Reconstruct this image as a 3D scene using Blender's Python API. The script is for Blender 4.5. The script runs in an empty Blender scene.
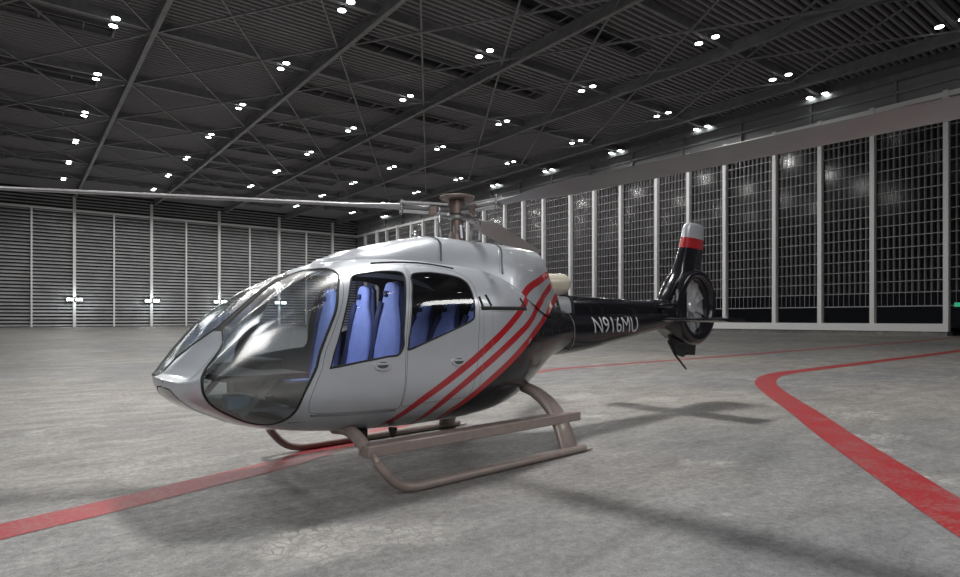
import bpy, bmesh, math, random
import numpy as np
from mathutils import Vector, Matrix
from mathutils.geometry import delaunay_2d_cdt
random.seed(7)
PI = math.pi
S = bpy.context.scene
COL = S.collection

# ------------------------------------------------------------------ camera, world, light, exposure
cam_d = bpy.data.cameras.new('camera'); cam = bpy.data.objects.new('camera', cam_d); COL.objects.link(cam)
cam.location = (0, 0, 1.65); cam.rotation_euler = (PI/2, 0, 0)
cam_d.sensor_width = 36; cam_d.lens = 22.5; cam_d.shift_y = 0.03125
cam_d.clip_end = 600; cam_d.clip_start = .05
S.camera = cam
S.view_settings.view_transform = 'Standard'; S.view_settings.look = 'None'
S.view_settings.gamma = 1; S.view_settings.use_curve_mapping = False
S.view_settings.exposure = -1.5
W = bpy.data.worlds.new('night'); S.world = W; W.use_nodes = True
W.node_tree.nodes['Background'].inputs[0].default_value = (.02, .022, .03, 1)
W.node_tree.nodes['Background'].inputs[1].default_value = .35
S.cycles.max_bounces = 8; S.cycles.diffuse_bounces = 4; S.cycles.transparent_max_bounces = 16
S.cycles.sample_clamp_indirect = 6

RH = math.atan2(.610, .792)                      # the hangar's turn; hangar coordinates are (v, u, z)
def hw(v, u, z): return (v*.792-u*.610, v*.610+u*.792, z)

def area(name, loc, target, sx, sy, power, col=(1, 1, 1)):
    d = bpy.data.lights.new(name, 'AREA'); d.shape = 'RECTANGLE'; d.size = sx; d.size_y = sy; d.energy = power; d.color = col
    o = bpy.data.objects.new(name, d); COL.objects.link(o); o.location = loc
    o.rotation_euler = (Vector(target)-Vector(loc)).to_track_quat('-Z', 'Y').to_euler()
    return o
# key bank read from shadows; the others are unseen softboxes added for highlights, fill
area('key_light_bank', (-.8, 14.9, 24.0), (.3, 8.5, 0), 2.8, 2.8, 15500, (1, .985, .96))
area('softbox_over_apron', (-2.3, -6.0, 17.5), (-1, 2, 0), 6.0, 7.5, 1700, (.95, .98, 1))
area('softbox_left', (-18, 10, 18), (-3, 8, 0), 3, 11, 2300, (.93, .98, 1))
area('softbox_right', (38, 6, 19), (4, 9, 0), 12, 3, 3600, (1, .99, .97))
area('softbox_rear', (3, -19, 16), (0, 4, 1), 20, 12, 8500, (1, .98, .96))
def down_lamp(name, loc, power, r=.35, blend=.6, ang=150):
    d = bpy.data.lights.new(name, 'SPOT'); d.energy = power; d.shadow_soft_size = r; d.spot_size = math.radians(ang); d.spot_blend = blend
    d.color = (1, .985, .96)
    o = bpy.data.objects.new(name, d); COL.objects.link(o); o.location = loc
    return o

# ------------------------------------------------------------------ materials
def nt(m): return m.node_tree.nodes, m.node_tree.links
def mat(name, col, rough=.5, metal=0, coat=0, emit=None, es=0, spec=.5, coat_rough=.03):
    m = bpy.data.materials.new(name); m.use_nodes = True
    b = m.node_tree.nodes['Principled BSDF']
    b.inputs['Base Color'].default_value = (*col, 1); b.inputs['Roughness'].default_value = rough
    b.inputs['Metallic'].default_value = metal; b.inputs['Coat Weight'].default_value = coat
    b.inputs['Coat Roughness'].default_value = coat_rough
    b.inputs['Specular IOR Level'].default_value = spec
    if emit: b.inputs['Emission Color'].default_value = (*emit, 1); b.inputs['Emission Strength'].default_value = es
    return m
def add_noise(m, scale, amt, rough_amt=0, bump=0, detail=6, coords='Object'):
    N, K = nt(m); b = N['Principled BSDF']
    tc = N.new('ShaderNodeTexCoord'); nz = N.new('ShaderNodeTexNoise'); nz.inputs['Scale'].default_value = scale; nz.inputs['Detail'].default_value = detail
    K.new(tc.outputs[coords], nz.inputs['Vector'])
    mr = N.new('ShaderNodeMapRange'); mr.inputs[3].default_value = 1-amt; mr.inputs[4].default_value = 1+amt
    mr.inputs[1].default_value = .3; mr.inputs[2].default_value = .7
    K.new(nz.outputs[0], mr.inputs[0])
    mx = N.new('ShaderNodeVectorMath'); mx.operation = 'SCALE'; mx.inputs[0].default_value = b.inputs['Base Color'].default_value[:3]
    K.new(mr.outputs[0], mx.inputs['Scale']); K.new(mx.outputs[0], b.inputs['Base Color'])
    if bump:
        bp = N.new('ShaderNodeBump'); bp.inputs['Strength'].default_value = bump; bp.inputs['Distance'].default_value = .02
        K.new(nz.outputs[0], bp.inputs['Height']); K.new(bp.outputs[0], b.inputs['Normal'])
    return m

SILVER = add_noise(mat('silver_paint', (.53, .56, .61), .33, .35, .7, coat_rough=.06), 2.2, .04)
RED = mat('red_paint', (.42, .008, .016), .35, 0, .8)
BLACK = mat('black_paint', (.010, .010, .014), .22, 0, .4, spec=.25)
LINER = mat('cabin_lining', (.035, .036, .04), .8)
RUBBER = mat('black_rubber', (.012, .012, .013), .6)
CHROME = mat('polished_metal', (.62, .63, .65), .2, .9)
GREYMET = mat('grey_metal', (.30, .30, .31), .38, .6)
SKID = add_noise(mat('taupe_skid_paint', (.30, .245, .225), .42, .25, .2), 9, .10)
HUBBROWN = add_noise(mat('weathered_brown_metal', (.20, .155, .135), .45, .5), 14, .2)
BLADE = add_noise(mat('grey_blade_composite', (.27, .265, .275), .45, .1, .15), 4, .06)
CREAM = mat('cream_exhaust', (.62, .58, .48), .35, .2)
SEATBLUE = add_noise(mat('blue_upholstery', (.30, .40, .90), .7), 12, .08)
SEATDARK = mat('dark_blue_upholstery', (.03, .045, .13), .7)
GREYPANEL = mat('grey_cabin_panel', (.12, .135, .15), .5)
WHITELET = mat('light_grey_lettering', (.45, .47, .5), .4)
TAILSILVER = mat('fan_silver', (.52, .54, .57), .3, .5)
BLUEPLASTIC = mat('pale_blue_plastic', (.16, .26, .36), .4)  # even pale blue base colour, no emission

def glass(name, tint, f0=.06, rough=.0, gl=(1, 1, 1)):
    m = bpy.data.materials.new(name); m.use_nodes = True; N, K = nt(m)
    N.remove(N['Principled BSDF']); out = N['Material Output']
    tr = N.new('ShaderNodeBsdfTransparent'); tr.inputs[0].default_value = (*tint, 1)
    g = N.new('ShaderNodeBsdfGlossy'); g.inputs['Roughness'].default_value = rough; g.inputs[0].default_value = (*gl, 1)
    lw = N.new('ShaderNodeLayerWeight'); lw.inputs[0].default_value = .5
    pw = N.new('ShaderNodeMath'); pw.operation = 'POWER'; pw.inputs[1].default_value = 3.5
    mr = N.new('ShaderNodeMapRange'); mr.inputs[3].default_value = f0; mr.inputs[4].default_value = .9
    mx = N.new('ShaderNodeMixShader')
    K.new(lw.outputs['Facing'], pw.inputs[0]); K.new(pw.outputs[0], mr.inputs[0]); K.new(mr.outputs[0], mx.inputs[0])
    K.new(tr.outputs[0], mx.inputs[1]); K.new(g.outputs[0], mx.inputs[2]); K.new(mx.outputs[0], out.inputs[0])
    return m
BUBBLE = glass('tinted_windscreen_glass', (.64, .70, .70), .26, .19)
WINGLASS = glass('cabin_window_glass', (.78, .80, .86), .06, .06)
PANE = glass('hangar_pane', (.8, .8, .82), .02, .12)

# ------------------------------------------------------------------ mesh helpers
def obj(name, verts, faces, material, parent=None, smooth=True, mats=None, fmat=None, auto=None):
    me = bpy.data.meshes.new(name); me.from_pydata([tuple(map(float, v)) for v in verts], [], faces)
    for m in (mats or [material]): me.materials.append(m)
    if fmat is not None: me.polygons.foreach_set('material_index', fmat)
    me.polygons.foreach_set('use_smooth', [smooth]*len(me.polygons))
    me.update()
    if auto is not None: me.set_sharp_from_angle(angle=math.radians(auto))
    o = bpy.data.objects.new(name, me); COL.objects.link(o)
    if parent: o.parent = parent
    return o
class MB:
    def __init__(s): s.v = []; s.f = []
    def add(s, v, f):
        n = len(s.v); s.v += [tuple(map(float, p)) for p in v]; s.f += [tuple(i+n for i in q) for q in f]; return s
    def box(s, x0, x1, y0, y1, z0, z1, M=None):
        v = [(x, y, z) for x in (x0, x1) for y in (y0, y1) for z in (z0, z1)]
        if M is not None: v = [M @ Vector(p) for p in v]
        return s.add(v, [(0, 1, 3, 2), (4, 6, 7, 5), (0, 4, 5, 1), (2, 3, 7, 6), (0, 2, 6, 4), (1, 5, 7, 3)])
    def bar(s, a, b, w, h, up=(0, 0, 1)):           # box beam from a to b
        a, b = Vector(a), Vector(b); d = b-a; L = d.length; z = d.normalized(); x = z.cross(Vector(up))
        if x.length < 1e-4: x = z.cross(Vector((1, 0, 0)))
        x.normalize(); y = x.cross(z)
        M = Matrix((x, y, z)).transposed().to_4x4(); M.translation = a
        return s.box(-w/2, w/2, -h/2, h/2, 0, L, M)
    def tube(s, pts, rad, n=14, sq=None, cap=True, up=(0, 0, 1)):
        pts = [Vector(p) for p in pts]; k = len(pts); R_ = rad if isinstance(rad, (list, tuple)) else [rad]*k
        ring = []; x = None
        for i, p in enumerate(pts):
            d = (pts[min(i+1, k-1)]-pts[max(i-1, 0)]).normalized()
            if x is None:
                x = d.cross(Vector(up));
                if x.length < 1e-3: x = d.cross(Vector((1, 0, 0)))
            x = (x-d*x.dot(d)).normalized(); y = d.cross(x)
            a, b = (1, 1) if sq is None else (sq if isinstance(sq[0], (int, float)) else sq[i])
            for j in range(n):
                t = 2*PI*j/n; ring.append(p+x*math.cos(t)*R_[i]*a+y*math.sin(t)*R_[i]*b)
        f = [(i*n+j, i*n+(j+1) % n, (i+1)*n+(j+1) % n, (i+1)*n+j) for i in range(k-1) for j in range(n)]
        if cap: f += [tuple(range(n-1, -1, -1)), tuple(range((k-1)*n, k*n))]
        return s.add(ring, f)
    def cyl(s, c, r, h, n=24, axis='z', r2=None):
        r2 = r if r2 is None else r2; e = {'x': Vector((1, 0, 0)), 'y': Vector((0, 1, 0)), 'z': Vector((0, 0, 1))}[axis]
        c = Vector(c); return s.tube([c-e*h/2, c+e*h/2], [r, r2], n, up=(0, 1, 0) if axis == 'z' else (0, 0, 1))
    def loft(s, rings, closed=True, caps=True):
        n = len(rings[0]); v = [p for r in rings for p in r]
        m = n if closed else n-1
        f = [(i*n+j, i*n+(j+1) % n, (i+1)*n+(j+1) % n, (i+1)*n+j) for i in range(len(rings)-1) for j in range(m)]
        if caps and closed: f += [tuple(range(n-1, -1, -1)), tuple(range((len(rings)-1)*n, len(rings)*n))]
        return s.add(v, f)
    def prism(s, poly, y0, y1):                      # polygon in (x, z) given thickness in y
        n = len(poly); v = [(x, y0, z) for x, z in poly]+[(x, y1, z) for x, z in poly]
        return s.add(v, [tuple(range(n)), tuple(range(2*n-1, n-1, -1))]+[(i, i+n, (i+1) % n+n, (i+1) % n) for i in range(n)])
    def build(s, name, m, parent=None, smooth=False, auto=None, bevel=0, seg=2):
        me_o = obj(name, s.v, s.f, m, parent, smooth or bool(auto), auto=auto)
        bm = bmesh.new(); bm.from_mesh(me_o.data); bmesh.ops.recalc_face_normals(bm, faces=bm.faces); bm.to_mesh(me_o.data); bm.free()
        if auto: me_o.data.set_sharp_from_angle(angle=math.radians(auto))
        if bevel:
            b = me_o.modifiers.new('b', 'BEVEL'); b.width = bevel; b.segments = seg; b.limit_method = 'ANGLE'; b.angle_limit = math.radians(35)
        return me_o
def structure(o): o['kind'] = 'structure'; o.rotation_euler = (0, 0, RH); return o
def empty(name, loc=(0, 0, 0), rz=0): o = bpy.data.objects.new(name, None); COL.objects.link(o); o.location = loc; o.rotation_euler = (0, 0, rz); o.empty_display_size = .2; return o
def tag(o, label, cat, group=None):
    o['label'] = label; o['category'] = cat
    if group: o['group'] = group
    return o

# ================================================================== THE HANGAR
UB, VR, VL, UR, ZR = 144.0, 70.0, -46.0, -40.0, 27.3
# concrete floor
def concrete():
    m = mat('worn_concrete', (.3, .295, .29), .55); N, K = nt(m); b = N['Principled BSDF']
    tc = N.new('ShaderNodeTexCoord')
    def noise(sc, det, ro, dist=0, stretch=None):
        n = N.new('ShaderNodeTexNoise'); n.inputs['Scale'].default_value = sc; n.inputs['Detail'].default_value = det; n.inputs['Roughness'].default_value = ro; n.inputs['Distortion'].default_value = dist
        if stretch:
            mp = N.new('ShaderNodeMapping'); mp.inputs['Scale'].default_value = stretch; mp.inputs['Rotation'].default_value = (0, 0, -RH); K.new(tc.outputs['Object'], mp.inputs[0]); K.new(mp.outputs[0], n.inputs[0])
        else: K.new(tc.outputs['Object'], n.inputs[0])
        return n.outputs[0]
    def ramp(src, a, b_, lo, hi):
        r = N.new('ShaderNodeMapRange'); r.inputs[1].default_value = a; r.inputs[2].default_value = b_; r.inputs[3].default_value = lo; r.inputs[4].default_value = hi; K.new(src, r.inputs[0]); return r.outputs[0]
    def mth(op, a, b_):
        n = N.new('ShaderNodeMath'); n.operation = op
        for i, q in enumerate((a, b_)):
            if isinstance(q, (int, float)): n.inputs[i].default_value = q
            else: K.new(q, n.inputs[i])
        return n.outputs[0]
    big = ramp(noise(.22, 5, .6, .6), .3, .7, .84, 1.14)
    mid = ramp(noise(1.7, 9, .74, .5, (.6, 1.4, 1)), .32, .68, .66, 1.28)
    fine = ramp(noise(13, 7, .78), .33, .67, .66, 1.34)
    grit = ramp(noise(60, 4, .75), .33, .67, .74, 1.26)
    v = mth('MULTIPLY', mth('MULTIPLY', big, mid), mth('MULTIPLY', fine, grit))
    # pale spots for scuffs and lamp glints painted into the colour, cell-like cracks inside
    vor = N.new('ShaderNodeTexVoronoi'); vor.feature = 'DISTANCE_TO_EDGE'; vor.inputs['Scale'].default_value = 9; K.new(tc.outputs['Object'], vor.inputs[0])
    spot = mth('MULTIPLY', ramp(noise(.75, 3, .5, .8), .60, .68, 0, 1), ramp(vor.outputs['Distance'], .02, .09, 0, 1))
    spot = mth('MULTIPLY', spot, ramp(noise(7, 4, .7), .4, .6, .1, 1))
    col = N.new('ShaderNodeMix'); col.data_type = 'RGBA'; col.inputs[6].default_value = (.185, .187, .193, 1); col.inputs[7].default_value = (.265, .245, .22, 1)
    K.new(ramp(noise(.1, 3, .5), .35, .65, 0, 1), col.inputs[0])
    sc = N.new('ShaderNodeVectorMath'); sc.operation = 'SCALE'; K.new(col.outputs[2], sc.inputs[0]); K.new(v, sc.inputs['Scale'])
    m2 = N.new('ShaderNodeMix'); m2.data_type = 'RGBA'; K.new(mth('MULTIPLY', spot, .55), m2.inputs[0]); K.new(sc.outputs[0], m2.inputs[6]); m2.inputs[7].default_value = (.55, .53, .48, 1)
    K.new(m2.outputs[2], b.inputs['Base Color'])
    K.new(ramp(v, .6, 1.4, .62, .42), b.inputs['Roughness'])
    bp = N.new('ShaderNodeBump'); bp.inputs['Strength'].default_value = .35; bp.inputs['Distance'].default_value = .01
    K.new(mth('MULTIPLY', fine, mid), bp.inputs['Height']); K.new(bp.outputs[0], b.inputs['Normal'])
    return m
CONC = concrete()
fl = MB().box(VL, VR+1, UR, UB+1, -.3, 0).build('floor', CONC); structure(fl)

# painted lines on the floor (worn)
def linepaint():
    m = mat('worn_red_floor_paint', (.42, .03, .035), .5); N, K = nt(m); b = N['Principled BSDF']
    tc = N.new('ShaderNodeTexCoord')
    n1 = N.new('ShaderNodeTexNoise'); n1.inputs['Scale'].default_value = 2.2; n1.inputs['Detail'].default_value = 8; n1.inputs['Roughness'].default_value = .7
    n2 = N.new('ShaderNodeTexNoise'); n2.inputs['Scale'].default_value = 24; n2.inputs['Detail'].default_value = 6
    K.new(tc.outputs['Object'], n1.inputs[0]); K.new(tc.outputs['Object'], n2.inputs[0])
    a = N.new('ShaderNodeMath'); a.operation = 'ADD'; K.new(n1.outputs[0], a.inputs[0]); K.new(n2.outputs[0], a.inputs[1])
    r = N.new('ShaderNodeMapRange'); r.inputs[1].default_value = .96; r.inputs[2].default_value = 1.26; r.inputs[3].default_value = 0; r.inputs[4].default_value = .7; K.new(a.outputs[0], r.inputs[0])
    mx = N.new('ShaderNodeMix'); mx.data_type = 'RGBA'; K.new(r.outputs[0], mx.inputs[0]); mx.inputs[6].default_value = (.30, .016, .022, 1); mx.inputs[7].default_value = (.24, .15, .14, 1)
    K.new(mx.outputs[2], b.inputs['Base Color']); return m
REDLINE = linepaint()
def catmull(P_, k=10):
    P_ = [Vector(p) for p in P_]; Q = [2*P_[0]-P_[1]]+P_+[2*P_[-1]-P_[-2]]; out = []
    for i in range(1, len(Q)-2):
        a, b, c, d = Q[i-1:i+3]
        for j in range(k):
            t = j/k; out.append(.5*((2*b)+(c-a)*t+(2*a-5*b+4*c-d)*t*t+(3*b-a-3*c+d)*t**3))
    out.append(P_[-1]); return out
def floor_line(pts, width, n):
    c = catmull([(x, y, 0) for x, y in pts]); v = []
    for i, p in enumerate(c):
        d = (c[min(i+1, len(c)-1)]-c[max(i-1, 0)]).normalized(); s = Vector((-d.y, d.x, 0)); w = width(i/(len(c)-1)) if callable(width) else width
        v += [p+s*w/2+Vector((0, 0, .004)), p-s*w/2+Vector((0, 0, .004))]
    o = obj('floor_marking_%d' % n, v, [(2*i, 2*i+1, 2*i+3, 2*i+2) for i in range(len(c)-1)], REDLINE, None, False); o['kind'] = 'structure'
    bm = bmesh.new(); bm.from_mesh(o.data)
    for f in bm.faces:
        if f.normal.z < 0: f.normal_flip()
    bm.to_mesh(o.data); bm.free(); return o
def gp(px, py): Y = 600*1.65/(py-318.5); return ((px-480)/600*Y, Y)
floor_line([(-6.2, .7), (-4.6, 3.25), gp(0, 532), gp(100, 508.5), gp(200, 483.5), gp(300, 458), gp(400, 424), gp(480, 391), gp(540, 371.5), gp(620, 364.2), gp(700, 358.2), gp(800, 350.4), gp(920, 341), (52, 62)], .42, 1)
floor_line([(2.6, .5), (3.35, 2.6), gp(960, 517), gp(890, 471), gp(837, 436), gp(804, 412), gp(775, 392.5), gp(765.5, 382), gp(777, 374.5), gp(820, 368.5), gp(880, 361), gp(960, 350.5), (38, 43.5)], .5, 2)

# roof deck with ribs running across, open dark slots, beams and bracing
DECK = mat('dark_ribbed_deck', (.34, .33, .345), .6, .2)
DECKTOP = mat('dark_roof_sheet', (.02, .02, .022), .9)
BEAM = add_noise(mat('painted_roof_steel', (.30, .295, .305), .42, .5), 1.5, .15)
mb = MB().box(VL, VR+1, UR, UB+1, ZR, ZR+.3); ceiling = mb.build('ceiling', DECKTOP); structure(ceiling)
slots = []
for k in range(-3, 9):
    slots += [(-46, 6.7, 47.5+14.05*k-.9, 47.5+14.05*k+.9), (24, 47, 49.8+14.05*k-.9, 49.8+14.05*k+.9)]
mb = MB(); u = UR
while u < UB:
    segs = [(VL, VR)]
    for a, b, c, d in slots:
        if c < u+.14 < d:
            segs = [q for s0, s1 in segs for q in ((s0, min(s1, a)), (max(s0, b), s1)) if q[1]-q[0] > .5]
    for a, b in segs:
        # trapezoid rib
        z0, z1 = ZR-.26, ZR; v = []
        for x in (a, b): v += [(x, u, z1), (x, u+.05, z0), (x, u+.28, z0), (x, u+.33, z1)]
        mb.add(v, [(0, 1, 5, 4), (1, 2, 6, 5), (2, 3, 7, 6), (0, 3, 2, 1), (4, 5, 6, 7)])
    u += .64
structure(mb.build('ceiling_deck_panel', DECK))
# slot edging and rungs
mb = MB()
for a, b, c, d in slots:
    mb.box(a, b, c-.12, c, ZR-.6, ZR-.05); mb.box(a, b, d, d+.12, ZR-.6, ZR-.05); mb.box(b-.1, b+.05, c, d, ZR-.6, ZR)
    x = max(a, -8)
    while x < b-1: mb.box(x, x+.12, c, d, ZR-.45, ZR-.33); x += 3.1
structure(mb.build('ceiling_slot_trim', BEAM))
LU = [15.5+13.98*k for k in range(-3, 9)]       # lines of cross beams and lamps
n = 0
for u in LU:
    n += 1; mb = MB().box(VL, VR, u-.05, u+.05, 26.2, 27.0); mb.box(VL, VR, u-.17, u+.17, 26.12, 26.22)
    structure(mb.build('trim_%d' % n, BEAM))
BV = [-46+8.1+14.0*k for k in range(0)]+[-32.9, -18.9, -4.9, 9.1, 23.1, 37.2, 51.4, 64.6]
for v in BV:
    n += 1; mb = MB().box(v-.07, v+.07, UR, UB, 25.75, 26.6); mb.box(v-.2, v+.2, UR, UB, 25.65, 25.77); mb.box(v-.2, v+.2, UR, UB, 26.6, 26.72)
    structure(mb.build('trim_%d' % n, BEAM))
# crossed bracing between the nodes
mb = MB()
for i, u in enumerate(LU[:-1]):
    for j in range(-3, 7):
        v0, v1 = .2+9*j, 9.2+9*j
        if v1 > 70: continue
        mb.bar((v0, u, 26.05), (v1, LU[i+1], 26.05), .16, .14); mb.bar((v1, u, 26.0), (v0, LU[i+1], 26.0), .16, .14)
n += 1; structure(mb.build('trim_%d' % n, BEAM))

# ---- back wall: long horizontal louvres between pale columns
WDARK = mat('dark_wall_backing', (.045, .045, .05), .8)
LOUV = add_noise(mat('grey_louvre_metal', (.44, .435, .445), .5, .2), .6, .18)
PALE = mat('pale_painted_steel', (.80, .80, .80), .45, .1)
MIDST = mat('grey_painted_steel', (.30, .30, .31), .5, .2)
structure(MB().box(VL, VR+1, UB+.4, UB+.8, 0, ZR).build('wall_back', WDARK))
mb = MB(); z = .25
while z < 22.9:
    mb.add([(VL, UB, z), (VR, UB, z), (VR, UB+.3, z+.26), (VL, UB+.3, z+.26), (VL, UB, z-.12), (VR, UB, z-.12), (VR, UB+.34, z+.12), (VL, UB+.34, z+.12)],
           [(0, 1, 2, 3), (4, 7, 6, 5), (0, 4, 5, 1)])
    z += .68
z = 23.9
while z < 26.6: mb.box(VL, VR, UB, UB+.2, z, z+.22); z += .62
structure(mb.build('wall_back_louver', LOUV))
n += 1; structure(MB().box(VL, VR, UB-.35, UB+.1, 22.95, 23.35).build('trim_%d' % n, PALE))
BACKCOL = [8.9+13.62*k for k in range(-4, 5)]
for i, v in enumerate(BACKCOL):
    n += 1; structure(MB().box(v-.25, v+.25, UB-.5, UB+.2, 0, 26.0).build('trim_%d' % n, PALE))
    if v+6.8 < VR: n += 1; structure(MB().box(v+6.65, v+6.95, UB-.3, UB+.2, 0, 22.95).build('trim_%d' % n, PALE))

# ---- right wall: tall glazed bays with thin rails and dark fins
FIN = mat('dark_glazing_fin', (.14, .13, .135), .5, .3)
RAIL = mat('thin_grey_rail', (.36, .36, .37), .45, .3)
cols = []; k = -4
while True:
    b0 = 18.1+16.3*k
    for d in (0, 6.2, 11.3):
        if b0+d < UB-1: cols.append(b0+d)
    k += 1
    if b0 > UB: break
cols = sorted(cols)
nights = mat('night_dark', (.01, .01, .012), .9)
structure(MB().box(VR+1.0, VR+1.3, UR, UB+1, 4.2, 23).build('wall_right', WDARK))
mb = MB().box(VR+.2, VR+1.3, UR, UB, 23.0, ZR); structure(mb.build('wall_right_fascia', MIDST))
for i, u in enumerate(cols):
    n += 1; structure(MB().box(VR-.45, VR+.25, u-.21, u+.21, .4, 23.3).build('trim_%d' % n, PALE))
edges_ = cols+[UB]
wn = 0
for i in range(len(edges_)-1):
    a, b = edges_[i]+.2, edges_[i+1]-.2
    wn += 1
    mb = MB(); z = 2.9
    mb.box(VR-.04, VR+.04, a, b, 2.83, 2.93)
    z = 4.25
    while z < 23: mb.box(VR-.04, VR+.04, a, b, z-.032, z+.032); z += 1.13
    k = max(2, round((b-a)/.52)); mullx = [a+(b-a)*j/k for j in range(1, k)]
    for x in mullx: mb.box(VR-.02, VR+.03, x-.014, x+.014, 2.9, 23)
    w = structure(mb.build('window_%d' % wn, RAIL))
    mb = MB()
    for x in mullx+[a+.03]: mb.box(VR+.2, VR+.75, x-.09, x+.11, 4.25, 23)
    mb.build('fin', FIN, w)
    obj('pane', [(VR+.1, a, .9), (VR+.1, b, .9), (VR+.1, b, 23), (VR+.1, a, 23)], [(0, 1, 2, 3)], PANE, w, False)
KERB = CONC
structure(MB().box(VR-.35, VR+1.3, 18, UB, 0, .39).build('trim_%d' % (n+1), KERB)); n += 1
structure(MB().box(VR-.5, VR+.3, 17.9, UB, .39, 1.15).build('trim_%d' % (n+1), PALE)); n += 1
structure(MB().box(VR-.3, VR+.2, UR, UB, 22.7, 23.2).build('trim_%d' % (n+1), PALE)); n += 1
mb = MB().box(VR-.3, VR-.1, UR, UB, 24.15, 24.4); u = 14.0
while u < UB: mb.box(VR-.3, VR+.2, u, u+.25, 23.2, 25.9); u += 8.15
structure(mb.build('trim_%d' % (n+1), MIDST)); n += 1
structure(MB().box(VR-.5, VR+.2, UR, UB, 25.4, 26.1).build('trim_%d' % (n+1), BEAM)); n += 1
# night outside the glass
structure(MB().box(VR+1.3, VR+60, UR-20, UB+20, -.3, -.05).build('ground_outside', nights))
# the unseen sides, behind and to the left of the camera
PLAIN = add_noise(mat('plain_grey_cladding', (.23, .235, .245), .6), .3, .2)
structure(MB().box(VL-.4, VL, UR, UB, 0, ZR).build('wall_left', PLAIN))
structure(MB().box(VL, VR, UR-.4, UR, 0, ZR).build('wall_front', PLAIN))

# ---- ceiling lamps: twin high-bay lamps hanging on the cross beams
LAMPW = mat('lamp_glow', (.8, .8, .8), emit=(.90, 1, .97), es=38)
HOUS = mat('lamp_housing', (.18, .18, .19), .4, .6)
def vis(v, u, z):
    X, Y, _ = hw(v, u, z)
    if Y < 5: return None
    return 480+600*X/Y, 318.5-600*(z-1.65)/Y
ROWS = [(6.3, 'row nearest left edge'), (20.3, 'second row from left'), (34.0, 'third row from left'), (47.8, 'third row from glass wall'), (61.0, 'second row from glass wall'), (69.2, 'row beside glass wall')]
ORD = ['first', 'second', 'third', 'fourth', 'fifth', 'sixth', 'seventh', 'eighth', 'ninth', 'tenth']
proto = None
def make_lamp():
    r = empty('ceiling_lamp')
    MB().box(-.05, .05, -1.15, 1.15, .0, .12).build('mounting_bar', HOUS, r)
    for s in (-.8, .8):
        m_ = MB(); m_.tube([(0, s, .12), (0, s, .0), (0, s, -.16)], [.12, .18, .34], 18, up=(0, 1, 0)); h = m_.build('housing', HOUS, r, smooth=True, auto=40)
        MB().cyl((0, s, -.18), .31, .05, 18).build('lens', LAMPW, h)
    return r
def copy_tree(o, parent=None):
    c = o.copy(); COL.objects.link(c); c.parent = parent
    for ch in o.children: copy_tree(ch, c)
    return c
for v, rowname in ROWS:
    shown = [u for u in reversed(LU) if (vis(v, u, 26) and -15 < vis(v, u, 26)[0] < 975 and -12 < vis(v, u, 26)[1] < 300)]
    for u in LU:
        X = hw(v, u, 25.7)
        if v < 65: down_lamp('lamp_light', (X[0], X[1], 25.45), 5000 if u > 38 else 150, ang=172, blend=.3)
    for i, u in enumerate(shown):
        if proto is None: L_ = proto = make_lamp()
        else: L_ = copy_tree(proto)
        L_.location = hw(v, u, 26.18); L_.rotation_euler = (0, 0, RH)
        tag(L_, 'twin ceiling lamp, %s from the far wall, %s' % (ORD[i], rowname), 'lamp', 'twin lamps under the hangar roof')
for v in (-7.7, -21.7, -35.7):
    for u in LU[1::2]:
        X = hw(v, u, 25.7); down_lamp('lamp_light', (X[0], X[1], 25.45), 2600 if u > 38 else 700)

# ---- floodlights on the back wall columns
FLOODG = mat('floodlight_glow', (.9, .9, .9), emit=(.93, 1, 1), es=45)
fpos = [v for v in BACKCOL if 0 < v < 56]
flab = ['leftmost floodlight', 'second floodlight from the left', 'third floodlight from the left, near the cockpit,', 'floodlight seen through the windscreen glass']
for i, v in enumerate(fpos):
    r = empty('wall_floodlight', hw(v, UB-.5, 5.4), RH)
    tag(r, flab[i]+' on a pale column of the louvred wall', 'floodlight', 'floodlights on the louvred wall')
    MB().box(-.12, .12, -.35, 0, -.15, .15).build('bracket', HOUS, r)
    for s in (-.75, .75):
        h = MB().box(s-.6, s+.6, -.75, -.35, -.28, .28).build('housing', HOUS, r, bevel=.03)
        MB().box(s-.53, s+.53, -.79, -.75, -.22, .22).build('lens', FLOODG, h)
    for s in (-2.2, 2.2):
        d = bpy.data.lights.new('floodlight_glow', 'POINT'); d.energy = 420; d.shadow_soft_size = .2; d.color = (.9, 1, 1)
        o = bpy.data.objects.new('floodlight_glow', d); COL.objects.link(o); o.location = hw(v+s*.5, UB-1.9, 5.4)

# green safety sign beside the glazed wall
GREEN = mat('green_sign', (.02, .4, .2), .5, emit=(.1, .9, .5), es=.7)
sg = MB().box(-.03, .03, -.5, .5, -.2, .2).build('safety_sign', GREEN, bevel=.01); sg.location = hw(VR-.15, 17.0, 2.95); sg.rotation_euler = (0, 0, RH)
tag(sg, 'small green lit sign low on the glass wall at the right edge', 'sign')

# ================================================================== THE HELICOPTER
HELI = empty('helicopter', (-.293, 7.63, 0), math.atan2(-.675, -.738))
tag(HELI, 'silver and black helicopter with red stripes parked on the hangar floor', 'helicopter')
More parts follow.
